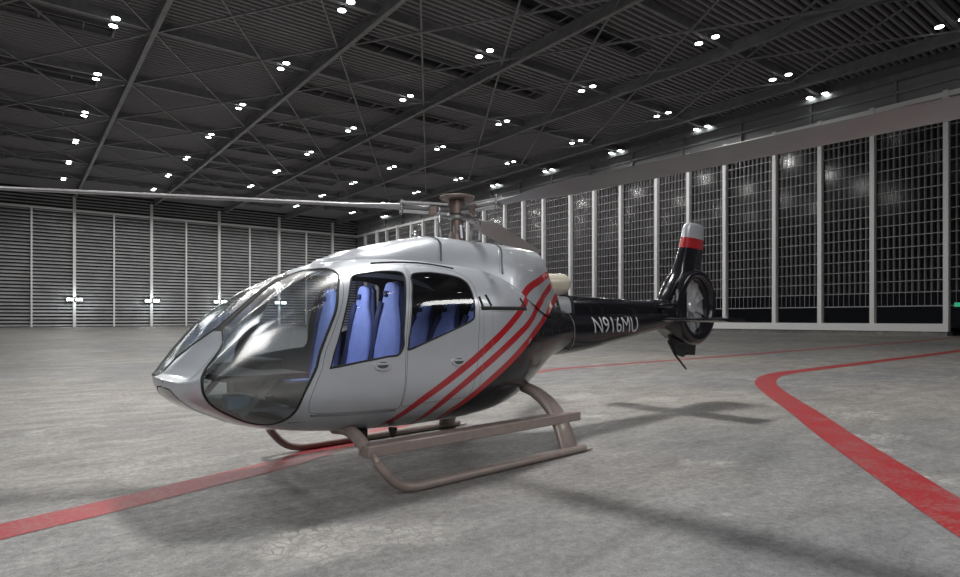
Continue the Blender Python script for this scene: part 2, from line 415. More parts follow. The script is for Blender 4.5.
# ---- surface of the cabin body, given by (x, t): t runs from the top (0) over the port side to the belly (pi)
def pchip(xs, ys):
    xs = np.array(xs, float); ys = np.array(ys, float); h = np.diff(xs); d = np.diff(ys)/h
    m = np.zeros(len(xs)); m[0] = d[0]; m[-1] = d[-1]
    for i in range(1, len(xs)-1):
        if d[i-1]*d[i] > 0:
            w1 = 2*h[i]+h[i-1]; w2 = h[i]+2*h[i-1]; m[i] = (w1+w2)/(w1/d[i-1]+w2/d[i])
    def f(x):
        x = np.clip(x, xs[0], xs[-1]); i = np.clip(np.searchsorted(xs, x, side='right')-1, 0, len(xs)-2)
        t = (x-xs[i])/h[i]
        return (1+2*t)*(1-t)**2*ys[i]+t*(1-t)**2*h[i]*m[i]+t*t*(3-2*t)*ys[i+1]+t*t*(t-1)*h[i]*m[i+1]
    return f
XT = 3.42
def prof(pts): pts = sorted([(math.sqrt(XT-x), v) for x, v in pts]); return pchip([p[0] for p in pts], [p[1] for p in pts])
def cp(pts): pts = sorted(pts); return pchip([p[0] for p in pts], [p[1] for p in pts])
ZT=prof([(XT,1.10),(3.38,1.115),(3.32,1.135),(3.25,1.18),(3.15,1.28),(3.06,1.38),(2.95,1.53),(2.69,1.78),(2.52,1.93),(2.25,2.10),(2.07,2.19),(1.9,2.245),(1.5,2.32),(1.0,2.36),(.5,2.36),(0,2.33),(-.5,2.26),(-1,2.10),(-1.5,1.92),(-1.95,1.79)])
ZB=prof([(XT,1.08),(3.37,.93),(3.25,.84),(3.1,.77),(2.8,.645),(2.4,.555),(2,.50),(1.5,.46),(1,.44),(.5,.44),(0,.46),(-.5,.54),(-1,.745),(-1.5,1.04),(-1.95,1.17)])
WW=prof([(XT,0),(3.395,.42),(3.35,.60),(3.28,.70),(3.15,.79),(3.0,.865),(2.8,.92),(2.5,.96),(2.2,.99),(1.8,1.01),(1,1.01),(.3,.99),(-.3,.90),(-.8,.72),(-1.3,.52),(-1.7,.39),(-1.95,.33)])
ZC=prof([(XT,1.09),(3.3,1.12),(2.5,1.25),(1.5,1.3),(0,1.33),(-1,1.40),(-1.95,1.49)])
NU=prof([(XT,2.4),(3.2,2.8),(2.9,3.1),(2.4,2.9),(2,2.8),(1,2.9),(0,2.8),(-1,2.3),(-1.95,2.0)])
NL=prof([(XT,2.0),(3,2.3),(2,2.5),(1,2.5),(0,2.4),(-1,2.1),(-1.95,2.0)])
BU=prof([(XT,0),(3.36,.02),(3.25,.08),(3.15,.12),(3.05,.135),(2.9,.12),(2.6,.07),(2.3,.035),(2.0,.01),(1.8,0),(-1.95,0)])
def SURF(u, t):
    x = XT-u*u; s = np.sin(t); c = np.cos(t); n_ = np.where(c >= 0, NU(u), NL(u))
    hh = np.where(c >= 0, ZT(u)-ZC(u), ZC(u)-ZB(u))
    y = WW(u)*np.sign(s)*np.abs(s)**(2/n_); ya = np.clip((np.abs(y)-.33)/.27, 0, 1); ca = np.clip(c/.6, 0, 1)
    return np.stack([x+0*t, y, ZC(u)+hh*np.sign(c)*np.abs(c)**(2/n_)+BU(u)*ya*ya*(3-2*ya)*ca*ca*(3-2*ca)], -1)
CT=cp([(2.0,2.20),(1.9,2.275),(1.75,2.33),(1.62,2.385),(1.4,2.44),(1.15,2.515),(.9,2.572),(.70,2.612),(.5,2.625),(-.17,2.62),(-.71,2.615),(-1.15,2.60),(-1.30,2.585),(-1.34,2.52),(-1.39,2.42),(-1.46,2.33),(-1.62,2.12),(-1.70,1.93)])
CB=cp([(2.0,2.12),(1.5,2.15),(1.0,2.17),(.5,2.16),(.1,2.10),(-.25,2.02),(-.6,1.85),(-.9,1.72),(-1.3,1.65),(-1.78,1.62)])
CW=cp([(2.0,.12),(1.9,.27),(1.75,.40),(1.5,.52),(1.2,.58),(.8,.61),(.4,.62),(0,.65),(-.4,.68),(-.8,.64),(-1.1,.53),(-1.35,.43),(-1.6,.34),(-1.78,.27)])
def COWLS(u, t):
    x = XT-u*u; t = np.clip(t, -PI/2, PI/2); s = np.sin(t); c = np.cos(t); h = np.abs(c)**(2/2.5)
    w = CW(x)*(1+.10*(1-h)**3)
    return np.stack([x+0*t, w*np.sign(s)*np.abs(s)**(2/3.2), CB(x)+(CT(x)-CB(x))*h], -1)
KU = 2.4
def dom(p): return np.array([(math.sqrt(max(0, XT-x))*KU, t) for x, t in p])
def smooth(p, closed=True, k=6):
    p = [tuple(q) for q in p]; out = []; n_ = len(p)
    rng = range(n_) if closed else range(n_-1)
    for i in rng:
        g = (lambda j: p[j % n_]) if closed else (lambda j: p[min(max(j, 0), n_-1)])
        a, b, c, d = [np.array(g(i+o)) for o in (-1, 0, 1, 2)]
        for j in range(k):
            t = j/k; out.append(.5*((2*b)+(c-a)*t+(2*a-5*b+4*c-d)*t*t+(3*b-a-3*c+d)*t**3))
    if not closed: out.append(np.array(p[-1]))
    return np.array(out)
def inside(P_, poly):
    x, y = P_[:, 0], P_[:, 1]; r = np.zeros(len(P_), bool); n_ = len(poly)
    for i in range(n_):
        a, b = poly[i], poly[(i+1) % n_]
        if a[1] == b[1]: continue
        c = ((a[1] > y) != (b[1] > y)) & (x < (b[0]-a[0])*(y-a[1])/(b[1]-a[1])+a[0]); r ^= c
    return r
def panelise(u0, u1, tmax, loops, lines, su=.034, st=.04):
    """triangulate the (u, t) domain with every loop and line as an exact edge"""
    A, B = u0*KU, u1*KU; pts = []; edges = []
    def chain(q, closed):
        n0 = len(pts)
        for p in q: pts.append((float(p[0]), float(p[1])))
        for i in range(len(q)-1): edges.append((n0+i, n0+i+1))
        if closed: edges.append((n0+len(q)-1, n0))
    nu, nt_ = int((B-A)/su), int(tmax/st)
    brd = [(A+(B-A)*i/nu, 0) for i in range(nu)]+[(B, tmax*i/nt_) for i in range(nt_)]+[(B-(B-A)*i/nu, tmax) for i in range(nu)]+[(A, tmax-tmax*i/nt_) for i in range(nt_)]
    chain(brd, True)
    for l in loops: chain(l, True)
    for l in lines: chain(l, False)
    near = np.array(pts)
    gu, gt = np.meshgrid(np.linspace(A, B, nu+1)[1:-1], np.linspace(0, tmax, nt_+1)[1:-1], indexing='ij')
    g = np.stack([gu.ravel(), gt.ravel()], 1); keep = np.ones(len(g), bool)
    for p in near: keep &= ((g[:, 0]-p[0])**2+(g[:, 1]-p[1])**2) > (.42*su)**2
    pts += [tuple(p) for p in g[keep]]
    v, e, f, *_ = delaunay_2d_cdt([Vector(p) for p in pts], edges, [], 0, 1e-5)
    v = np.array([(p.x, p.y) for p in v]); f = np.array([q for q in f if len(q) == 3])
    c = v[f].mean(1); ok = (c[:, 0] > A) & (c[:, 0] < B) & (c[:, 1] > 0) & (c[:, 1] < tmax)
    return v, f[ok], c[ok]
def surf_normals(surf, q):                       # analytic outward normals at domain points
    u, t = np.maximum(q[:, 0]/KU, .02), q[:, 1]; e = 1e-3; p = surf(u, t)
    n_ = np.cross(surf(u, t+e)-surf(u, t-e), surf(u+e, t)-surf(u-e, t)); n_ /= np.linalg.norm(n_, axis=1)[:, None]+1e-12
    return n_*ORIENT
def submesh(name, v3, nv, f, fm, mats, parent, flip=False, shell=0):
    """mesh with analytic normals; shell > 0 adds an inner skin in the lining material and a rim"""
    if flip: v3 = v3*np.array([1, -1, 1]); nv = nv*np.array([1, -1, 1])
    used, inv = np.unique(f.ravel(), return_inverse=True); q = inv.reshape(f.shape); v = v3[used]; nn = nv[used]
    _, first, back = np.unique(np.round(v, 5), axis=0, return_index=True, return_inverse=True)
    q = back.reshape(-1)[q]; v = v[first]; nn = nn[first]
    ok = (q[:, 0] != q[:, 1]) & (q[:, 1] != q[:, 2]) & (q[:, 0] != q[:, 2]); q = q[ok]; fm = fm[ok]
    fn = np.cross(v[q[:, 1]]-v[q[:, 0]], v[q[:, 2]]-v[q[:, 0]]); bad = (fn*nn[q[:, 0]]).sum(1) < 0; q[bad] = q[bad][:, ::-1]
    faces = q.tolist(); mi = fm.tolist(); ln = [tuple(nn[k]) for t3 in faces for k in t3]; V = v
    if shell:
        n0 = len(v); V = np.vstack([v, v-nn*shell]); inner = (q[:, ::-1]+n0).tolist(); li = len(mats)-1
        faces += inner; mi += [li]*len(inner); ln += [tuple(-nn[k-n0]) for t3 in inner for k in t3]
        E_ = {}
        for a, b, c in q.tolist():
            for e in ((a, b), (b, c), (c, a)): E_[e] = 1
        for a, b in list(E_):
            if (b, a) not in E_:
                d = np.cross(V[a]-V[b], V[a+n0]-V[b]); l_ = np.linalg.norm(d)
                if l_ < 1e-9: continue
                faces.append([b, a, a+n0, b+n0]); mi.append(li); ln += [tuple(d/l_)]*4
    o = obj(name, V, faces, None, parent, True, mats=mats, fmat=mi)
    if len(o.data.loops) == len(ln): o.data.normals_split_custom_set(ln)
    return o
_p0 = np.array([[math.sqrt(XT-1.0), PI/2-.2]]); _s = SURF(_p0[:, 0], _p0[:, 1]); _c = np.cross(SURF(_p0[:, 0], _p0[:, 1]+1e-3)-_s, SURF(_p0[:, 0]+1e-3, _p0[:, 1])-_s)
ORIENT = 1.0 if _c[0, 1] > 0 else -1.0
def on_surface(surf, q):                         # domain points to 3-D points and outward normals
    u, t = q[:, 0]/KU, q[:, 1]; e = 1e-4; p = surf(u, t)
    n_ = np.cross(surf(u, t+e)-p, surf(u+e, t)-p); n_ /= np.linalg.norm(n_, axis=1)[:, None]+1e-12
    return p, n_*ORIENT
def ribbon(name, surf, q, width, m, parent, closed=True, off=.004, flip=False, thick=.008):
    p, n_ = on_surface(surf, np.asarray(q)); k = len(p); V = []; Fc = []
    for i in range(k):
        a, b = (p[(i-1) % k], p[(i+1) % k]) if closed else (p[max(i-1, 0)], p[min(i+1, k-1)])
        d = b-a; d /= np.linalg.norm(d)+1e-12; s = np.cross(n_[i], d)
        w = width/2
        for sw, h in ((-w, -thick), (-w*.7, off), (w*.7, off), (w, -thick)): V.append(p[i]+s*sw+n_[i]*h)
    for i in range(k if closed else k-1):
        j = (i+1) % k
        for r_ in range(3): Fc.append((i*4+r_, j*4+r_, j*4+r_+1, i*4+r_+1))
    V = np.array(V)
    if flip: V = V*np.array([1, -1, 1])
    o = obj(name, V, Fc, m, parent, True)
    bm = bmesh.new(); bm.from_mesh(o.data); bmesh.ops.recalc_face_normals(bm, faces=bm.faces); bm.to_mesh(o.data); bm.free(); return o

BUB_REAR = [(2.83, .015), (2.71, .014), (2.584, .014), (2.475, .015), (2.354, .02), (2.215, .06), (2.13, .318), (2.08, .514), (2.08, .68), (2.154, .914), (2.224, 1.167), (2.336, 1.397), (2.418, 1.562), (2.488, 1.734), (2.533, 1.917), (2.562, 2.212), (2.617, 2.44), (2.70, 2.60), (2.821, 2.634), (2.977, 2.559), (3.116, 2.425)]
BUB = BUB_REAR+[(3.237, 2.149), (3.295, 1.766), (3.296, 1.26), (3.245, .94), (3.172, .824), (3.119, .70), (3.06, .43), (2.985, .15), (2.93, .035)]
BUBS = BUB_REAR+[(3.25, 2.149), (3.33, 1.8), (3.37, 1.3), (3.376, .75), (3.335, .56), (3.25, .515), (3.179, .455), (3.114, .373), (3.036, .28), (2.986, .12), (2.93, .035)]
FWIN = [(1.99, .798), (1.932, .724), (1.829, .709), (1.588, .72), (1.42, .76), (1.395, .84), (1.43, 1.0), (1.472, 1.167), (1.527, 1.444), (1.55, 1.56), (1.75, 1.575), (2.018, 1.59), (2.28, 1.612), (2.30, 1.60), (2.235, 1.47), (2.181, 1.33), (2.09, 1.08)]
RWIN = [(1.325, .87), (1.252, .80), (1.009, .785), (.722, .83), (.60, .92), (.565, 1.06), (.562, 1.2), (.575, 1.31), (.64, 1.40), (1.05, 1.50), (1.45, 1.56), (1.47, 1.53), (1.44, 1.42), (1.385, 1.15), (1.34, .98)]
FDOOR = [(2.03, .60), (1.88, .545), (1.57, .56), (1.36, .60), (1.335, .68), (1.35, .87), (1.43, 1.17), (1.488, 1.44), (1.51, 1.62), (1.50, 1.8), (1.49, 2.0), (1.485, 2.17), (1.53, 2.195), (2.13, 2.205), (2.38, 2.215), (2.44, 2.16), (2.46, 2.0), (2.44, 1.8), (2.365, 1.56), (2.28, 1.39), (2.165, 1.14), (2.09, .88), (2.065, .70)]
RDOOR = [(1.30, .60), (1.28, .61), (1.0, .65), (.74, .71), (.60, .79), (.52, .92), (.50, 1.11), (.50, 1.31), (.54, 1.57), (.56, 1.9), (.575, 2.08), (.62, 2.13), (1.25, 2.14), (1.43, 2.17), (1.47, 2.12), (1.48, 1.9), (1.49, 1.62), (1.465, 1.44), (1.405, 1.17), (1.325, .87), (1.312, .70)]
# livery stripes run as x over height z
STR = [cp([(2.35, -1.18), (2.2, -.96), (2.0, -.655), (1.8, -.345), (1.6, -.03), (1.4, .29), (1.2, .615), (1.0, .95), (.8, 1.255), (.65, 1.42), (.55, 1.51), (.45, 1.60), (.3, 1.7)]),
       cp([(2.35, -1.72), (2.0, -1.13), (1.8, -.79), (1.6, -.43), (1.4, -.05), (1.2, .31), (1.0, .63), (.85, .84), (.75, .95), (.65, 1.035), (.53, 1.10), (.45, 1.14), (.3, 1.2)]),
       cp([(2.35, -2.2), (1.9, -1.47), (1.77, -1.20), (1.6, -.84), (1.49, -.60), (1.35, -.34), (1.22, -.12), (1.05, .165), (.93, .35), (.77, .56), (.70, .65), (.62, .735), (.5, .80), (.45, .83), (.3, .9)])]
CST = [cp([(1.5, .12), (1.9, -.40), (2.0, -.545), (2.05, -.645), (2.1, -.78), (2.2, -1.10), (2.3, -1.45), (2.7, -2.4)]),
       cp([(1.5, -.3), (1.8, -.74), (1.85, -.82), (1.93, -.96), (2.03, -1.18), (2.1, -1.34), (2.2, -1.6), (2.7, -2.8)]),
       cp([(1.5, -.75), (1.7, -1.04), (1.8, -1.2), (1.9, -1.4), (2.0, -1.62), (2.3, -2.3), (2.7, -3)])]
def wx(f, z, w): d = (f(z+.02)-f(z-.02))/.04; return w*np.sqrt(1+d*d)
def stripe_lines(ST, w, surf, t0, t1, xa, xb, k=90):
    out = []
    for f in ST:
        for sg_ in (1, -1):
            l = []
            for t in np.linspace(t0+.001, t1-.001, k):
                lo, hi = xa, xb                       # find x on this t-line where the stripe's edge crosses
                g = lambda x: (lambda z: x-float(f(z))-sg_*float(wx(f, z, w)))(float(surf(np.array(math.sqrt(XT-x)), np.array(t))[2]))
                if g(lo)*g(hi) > 0:
                    if len(l) > 2: out.append(l)
                    l = []; continue
                for _ in range(30):
                    m_ = (lo+hi)/2
                    if g(lo)*g(m_) <= 0: hi = m_
                    else: lo = m_
                l.append(((lo+hi)/2, t))
            if len(l) > 2: out.append(l)
    return out
def stripe_mat(p, ST, w):                        # 0 silver, 1 red, 2 black behind the last stripe
    x, z = p[:, 0], p[:, 2]; r = np.zeros(len(x), int)
    for f in ST: r[np.abs(x-f(z)) < wx(f, z, w)] = 1
    r[x < ST[2](z)-wx(ST[2], z, w)] = 2; return r
UE = math.sqrt(XT+1.95)
sl = [dom(l) for l in stripe_lines(STR, .041, SURF, .3, PI, -1.93, 2.2)]
CHINMAT = mat('dark_chin_window', (.10, .11, .11), .12, 0, 1)
SEAMG = mat('dark_seam', (.09, .09, .095), .6)
postline = [dom([(2.95, t) for t in np.linspace(.001, .06, 4)]), dom([(2.25, t) for t in np.linspace(.001, .115, 5)])]
MATS = [SILVER, RED, BLACK, RUBBER, CHINMAT]; HM = MATS+[LINER]
CHIN = np.concatenate([dom([(3.4175, 3.18), (3.4165, 2.9)]), smooth(dom([(3.41, 2.404), (3.385, 2.542), (3.329, 2.627), (3.239, 2.758), (3.1, 2.87), (2.98, 2.93)]), False), dom([(2.93, 3.0), (2.90, 3.18)])])
def half(side):
    loops = [np.clip(smooth(dom(p)), [0, .005], [99, 9]) for p in (BUBS if side else BUB, FWIN, RWIN, FDOOR, RDOOR)]
    v2, f2, c2 = panelise(.004, UE, PI, loops, sl+postline+[np.clip(CHIN, [0, 0], [99, PI-.0005])])
    v3 = SURF(v2[:, 0]/KU, v2[:, 1]); cx = XT-(c2[:, 0]/KU)**2; ct = c2[:, 1]
    fm = stripe_mat(v3[f2].mean(1), STR, .041); reg = np.zeros(len(f2), int)
    for code, l in ((4, loops[3]), (5, loops[4]), (1, loops[0]), (2, loops[1]), (3, loops[2])): reg[inside(c2, l)] = code
    post = (reg == 0) & (cx > 2.25) & (cx < 2.95) & (ct < .12); fm[post] = 3; fm[(reg == 0) & inside(c2, CHIN)] = 4
    return loops, v3, f2, fm, reg, surf_normals(SURF, v2)
HALF = [half(0), half(1)]
v_a, f_a, m_a = HALF[0][1], HALF[0][2][HALF[0][4] == 0], HALF[0][3][HALF[0][4] == 0]
v_b, f_b, m_b = HALF[1][1]*np.array([1, -1, 1]), HALF[1][2][HALF[1][4] == 0][:, ::-1], HALF[1][3][HALF[1][4] == 0]
n_a, n_b = HALF[0][5], HALF[1][5]*np.array([1, -1, 1])
FUS = submesh('fuselage', np.vstack([v_a, v_b]), np.vstack([n_a, n_b]), np.vstack([f_a, f_b+len(v_a)]), np.concatenate([m_a, m_b]), HM, HELI, shell=.018)
for side in (0, 1):
    fl_ = bool(side); loops, v3, f2, fm, reg, nv = HALF[side]
    g = submesh('windscreen', v3, nv, f2[reg == 1], fm[reg == 1]*0, [BUBBLE], HELI, flip=fl_)
    ribbon('rubber_seal', SURF, loops[0], .026, RUBBER, g, flip=fl_, off=.005)
    for code, win, wl, dl, dname, hx, ht in ((4, 2, loops[1], loops[3], 'front_door', 1.783, 1.627), (5, 3, loops[2], loops[4], 'rear_door', .837, 1.647)):
        d_ = submesh(dname, v3, nv, f2[reg == code], fm[reg == code], HM, HELI, flip=fl_, shell=.018)
        w_ = submesh('door_window', v3, nv, f2[reg == win], fm[reg == win]*0, [WINGLASS], d_, flip=fl_)
        ribbon('window_seal', SURF, wl, .020, RUBBER, d_, flip=fl_, off=.003)
        ribbon('door_seam', SURF, dl, .006, SEAMG, d_, flip=fl_, off=.001)
        s_ = -1 if side else 1
        y_ = float(SURF(np.array(math.sqrt(XT-hx)), np.array(ht))[1]); zc_ = float(SURF(np.array(math.sqrt(XT-hx)), np.array(ht))[2])
        def oval(a, b, y0, y1, k=28): return [[(hx+a*math.cos(q*2*PI/k), s_*y0, zc_+b*math.sin(q*2*PI/k)) for q in range(k)], [(hx+a*.93*math.cos(q*2*PI/k), s_*y1, zc_+b*.93*math.sin(q*2*PI/k)) for q in range(k)]]
        h_ = MB().loft(oval(.098, .054, y_-.01, y_+.018)).build('door_handle', SILVER, d_, smooth=True, auto=40)
        MB().loft(oval(.068, .034, y_+.010, y_+.0195)).build('recess', SEAMG, h_, smooth=True, auto=40)
        MB().box(hx-.062, hx+.064, min(s_*(y_+.016), s_*(y_+.034)), max(s_*(y_+.016), s_*(y_+.034)), zc_+.0, zc_+.02).build('grip', SILVER, h_, bevel=.004)
    ribbon('chin_seam', SURF, np.clip(CHIN, [0, 0], [99, PI-.004])[1:-1], .014, RUBBER, FUS, closed=False, flip=fl_, off=.002)
    # dark windscreen frame line under the upper glass edge and the row of rivets along the sill
    sill = smooth(dom([(2.36, 2.235), (2.1, 2.225), (1.7, 2.21), (1.5, 2.19)]), False)
    ribbon('sill_seam', SURF, sill, .005, SEAMG, FUS, closed=False, flip=fl_, off=.002)
    mb = MB()
    pr, nr = on_surface(SURF, smooth(dom([(2.40, 2.255), (2.1, 2.245), (1.7, 2.23), (1.52, 2.215)]), False, 16))
    for p, q in zip(pr, nr):
        M = Matrix.Translation(Vector(p*np.array([1, -1 if side else 1, 1]))); mb.box(-.004, .004, -.003, .003, -.012, .012, M)
    mb.build('rivet_row', SEAMG, FUS)['kind'] = 'stuff'
    # panel outlines behind the rear door and the dark grille slot above them
    for q in ([(.44, 1.30), (.46, 1.57), (.47, 2.05)], [(.30, 1.30), (.32, 1.6)], [(.30, 1.30), (-.1, 1.285)]):
        ribbon('panel_seam', SURF, smooth(dom(q), False), .007, GREYMET, FUS, closed=False, flip=fl_, off=.001)
    slot = smooth(dom([(.47, 1.272), (.2, 1.262), (-.1, 1.245), (-.40, 1.215)]), False)
    ribbon('slot_cover', SURF, slot, .055, RUBBER, FUS, closed=False, flip=fl_, off=.004)
    for a in ([(.44, 1.25), (.47, 1.13)], [(.30, 1.24), (.36, 1.10)], [(-.38, 1.20), (-.30, 1.07)]):
        ribbon('slot_vent', SURF, smooth(dom(a), False), .045, RUBBER, FUS, closed=False, flip=fl_, off=.004)
    # sliding rail over the doors
    rail = smooth(dom([(1.66, .515), (1.4, .53), (1.2, .56), (.9, .60), (.66, .66)]), False)
    ribbon('door_rail', SURF, rail, .022, RUBBER, FUS, closed=False, flip=fl_, off=.010)
mb = MB(); t_ = np.linspace(-PI, PI, 65)[:-1]
ring = SURF(np.full(64, UE), t_); mb.add(ring, [tuple(range(64))]); mb.build('rear_bulkhead', BLACK, HELI)

# ---- engine cowling
uc0, uc1 = math.sqrt(XT-2.0), math.sqrt(XT+1.70)
cl = [dom(l) for l in stripe_lines(CST, .046, COWLS, .5, PI/2, -1.69, 1.9)]
cv, cf, cc = panelise(uc0, uc1, PI/2, [], cl)
cv3 = COWLS(cv[:, 0]/KU, cv[:, 1]); cfm = stripe_mat(cv3[cf].mean(1), CST, .046); cfm[cc[:, 1] < .5] = 0
cn = surf_normals(COWLS, np.clip(cv, [uc0*KU+.003, .0], [uc1*KU-.003, PI/2-.002])); mir = np.array([1, -1, 1])
COWL = submesh('engine_cowling', np.vstack([cv3, cv3*mir]), np.vstack([cn, cn*mir]), np.vstack([cf, cf+len(cv3)]), np.concatenate([cfm, cfm]), [SILVER, RED, BLACK], HELI)
t_ = np.linspace(-PI/2, PI/2, 60); MB().add(COWLS(np.full(60, uc1), t_), [tuple(range(60))]).build('cowling_end', SILVER, COWL)
for xs_ in ([(.69, .0), (.69, .4), (.704, .747), (.761, 1.086), (.80, 1.35)], [(-.28, 0), (-.27, .4), (-.257, .631), (-.141, 1.088), (-.10, 1.40)]):
    for fl_ in (False, True):
        q = smooth(dom(xs_), False); ribbon('cowling_seam', COWLS, q, .008, GREYMET, COWL, closed=False, flip=fl_, off=.003)
        pr, nr = on_surface(COWLS, smooth(dom([(x-.035, t) for x, t in xs_]), False, 7)[::1]); mb = MB()
        for p in pr: mb.box(-.014, .014, -.008, .008, -.008, .008, Matrix.Translation(Vector(p*np.array([1, -1 if fl_ else 1, 1]))))
        mb.build('rivet_row', GREYMET, COWL)['kind'] = 'stuff'
# small beacon at the front of the deck and intake lip
MB().tube([(.66, .0, 2.6), (.66, 0, 2.66), (.64, 0, 2.70)], [.05, .04, .02], 14).build('beacon', CHROME, HELI, smooth=True)
# ---- tail boom, drive-shaft fairing, number
BC = cp([(-1.70, 1.45), (-2.0, 1.445), (-3.57, 1.535), (-4.86, 1.63), (-5.5, 1.66)])
BH = cp([(-1.70, .34), (-2.0, .33), (-3.57, .245), (-4.86, .17), (-5.5, .15)])
BWd = cp([(-1.70, .31), (-2.0, .30), (-3.57, .23), (-4.86, .165), (-5.5, .13)])
def boom_ring(x, k=40):
    return [(x, float(BWd(x))*math.copysign(abs(math.sin(a))**.9, math.sin(a)), float(BC(x))+float(BH(x))*math.copysign(abs(math.cos(a))**.9, math.cos(a))) for a in [2*PI*j/k for j in range(k)]]
BOOM = MB().loft([boom_ring(x) for x in np.linspace(-1.72, -5.5, 30)]).build('tail_boom', BLACK, HELI, smooth=True, auto=50)
def sect(x, y0, zb, zt, k=20, n_=3.2):              # half rounded box section open to the boom
    return [(x, y0*math.copysign(abs(math.cos(a))**(2/n_), math.cos(a)), zb+(zt-zb)*abs(math.sin(a))**(2/n_)) for a in [PI*j/(k-1) for j in range(k)]]
MB().loft([sect(x, w_, 1.72, z_) for x, w_, z_ in ((-2.14, .155, 1.985), (-2.2, .16, 1.995), (-2.9, .16, 1.99), (-3.7, .15, 1.975), (-4.5, .14, 1.955))]).build('driveshaft_fairing', BLACK, BOOM, smooth=True, auto=50)
MB().loft([sect(x, w_, 1.70, z_) for x, w_, z_ in ((-1.6, .19, 1.96), (-1.9, .17, 1.985), (-2.10, .155, 1.985))]).build('fairing_nose', SILVER, BOOM, smooth=True, auto=50)
MB().loft([sect(x, w_, 1.70, z_) for x, w_, z_ in ((-2.10, .172, 2.005), (-2.155, .172, 2.005))]).build('fairing_band', RUBBER, BOOM, smooth=True, auto=50)
MB().tube([(-4.38, 0, 1.85), (-4.45, 0, 1.86), (-4.6, 0, 1.88), (-4.9, 0, 1.885), (-5.3, 0, 1.88)], [.08, .15, .185, .19, .17], 20, sq=(1.0, .62)).build('tail_gearbox_cover', BLACK, BOOM, smooth=True)
obj('boom_ring_seam', [p for x in (-1.985, -2.005) for p in [(x, q[1]*1.012, BC(x)+(q[2]-float(BC(x)))*1.012) for q in boom_ring(x)]], [(j, (j+1) % 40, 40+(j+1) % 40, 40+j) for j in range(40)], GREYMET, BOOM)
MB().tube([(-1.55, 0, 2.13), (-1.62, 0, 2.15), (-2.02, 0, 2.165), (-2.08, 0, 2.166), (-2.12, 0, 2.167)], [.15, .155, .155, .15, .125], 28).build('exhaust_pipe', CREAM, HELI, smooth=True, auto=35)
def text_mesh(txt, size, sx, fit):
    cu = bpy.data.curves.new('t', 'FONT'); cu.body = txt; cu.size = 1; cu.resolution_u = 6; cu.offset = 0; cu.space_character = 1.0
    o = bpy.data.objects.new('t', cu); COL.objects.link(o); bpy.context.view_layer.update()
    me = bpy.data.meshes.new_from_object(o.evaluated_get(bpy.context.evaluated_depsgraph_get())); bpy.data.objects.remove(o)
    bm = bmesh.new(); bm.from_mesh(me)
    bmesh.ops.remove_doubles(bm, verts=bm.verts, dist=1e-5)
    for k in range(1, 16): bmesh.ops.bisect_plane(bm, geom=bm.verts[:]+bm.edges[:]+bm.faces[:], plane_co=(0, k*.05, 0), plane_no=(0, 1, 0))
    xs = [v.co.x for v in bm.verts]; ys = [v.co.y for v in bm.verts]; x0, x1, y0, y1 = min(xs), max(xs), min(ys), max(ys)
    V = [fit((v.co.x-x0)/(x1-x0), (v.co.y-y0)/(y1-y0)) for v in bm.verts]; bm.verts.index_update(); F_ = [tuple(v.index for v in f.verts) for f in bm.faces]; bm.free(); return V, F_
def fit_boom(a, b):
    x = -2.50-1.26*a; zc_ = float(BC(x)); z = 1.43+.245*b-.0*a; q = max(-.98, min(.98, (z-zc_)/float(BH(x))))
    return (x, float(BWd(x))*math.sqrt(1-abs(q)**2.1)**.95+.006, z)
V, F_ = text_mesh('N916MU', 1, 1, fit_boom); obj('registration_number', V, F_, WHITELET, BOOM, False)

# ---- fin, shrouded tail fan, ventral fin, tailplane
FX, FZ = -5.86, 1.885
def fin_sec(z, xl, xt, h, k=13):
    pts = []
    for j in range(k):
        a = j/(k-1); x = a*a; y = h*(1.3*math.sqrt(x)*(1-x)**.7+.28*(1-x)*min(1, x*12)); pts.append((xl+(xt-xl)*x, y+.008, z))
    return pts+[(x, -y, z_) for x, y, z_ in reversed(pts)]
fs = [(3.50, -5.86, -6.36, .045), (3.47, -5.74, -6.42, .07), (3.38, -5.66, -6.44, .085), (3.12, -5.58, -6.42, .105), (2.8, -5.44, -6.36, .125), (2.56, -5.30, -6.25, .15), (2.45, -5.22, -5.86, .17), (2.34, -5.10, -5.62, .175), (2.2, -4.99, -5.48, .17), (2.04, -4.84, -5.42, .16), (1.88, -4.75, -5.40, .15)]
zz = [f[0] for f in fs][::-1]
def fi(i, z): return float(cp([(f[0], f[i]) for f in fs])(z))
levels = sorted(set(list(np.linspace(1.88, 2.95, 16))+[3.0, 3.13, 3.2, 3.3, 3.38, 3.44, 3.47, 3.49, 3.50]), reverse=True)
# livery of the fin: silver tip, red band, black below (band rises towards the rear)
fin = MB().loft([fin_sec(z, fi(1, z), fi(2, z), fi(3, z)) for z in levels])
me_f = fin.build('vertical_fin', BLACK, HELI, smooth=True, auto=50)
me_f.data.materials.append(RED); me_f.data.materials.append(SILVER)
for p in me_f.data.polygons:
    z = p.center.z; p.material_index = 2 if z > 3.2 else (1 if z > 3.0 else 0)
def shroud(k=64):
    prof_ = [(.545, .20), (.60, .225), (.66, .22), (.715, .16), (.73, 0), (.715, -.16), (.66, -.22), (.60, -.225), (.545, -.20), (.53, -.1), (.53, .1)]
    R_ = []
    for j in range(k):
        a = 2*PI*j/k; ca, sa = math.cos(a), math.sin(a)      # ca towards the nose
        st_ = 1+.10*max(0, ca)**2+ .03*max(0, -sa)
        R_.append([(FX+ca*r*(st_ if r > .58 else 1), y, FZ+sa*r*(st_ if r > .58 else 1)) for r, y in prof_])
    v = [p for r in R_ for p in r]; m = len(prof_)
    f = [(i*m+j, i*m+(j+1) % m, ((i+1) % k)*m+(j+1) % m, ((i+1) % k)*m+j) for i in range(k) for j in range(m)]
    return MB().add(v, f)
SHR = shroud().build('fan_shroud', BLACK, HELI, smooth=True, auto=60)
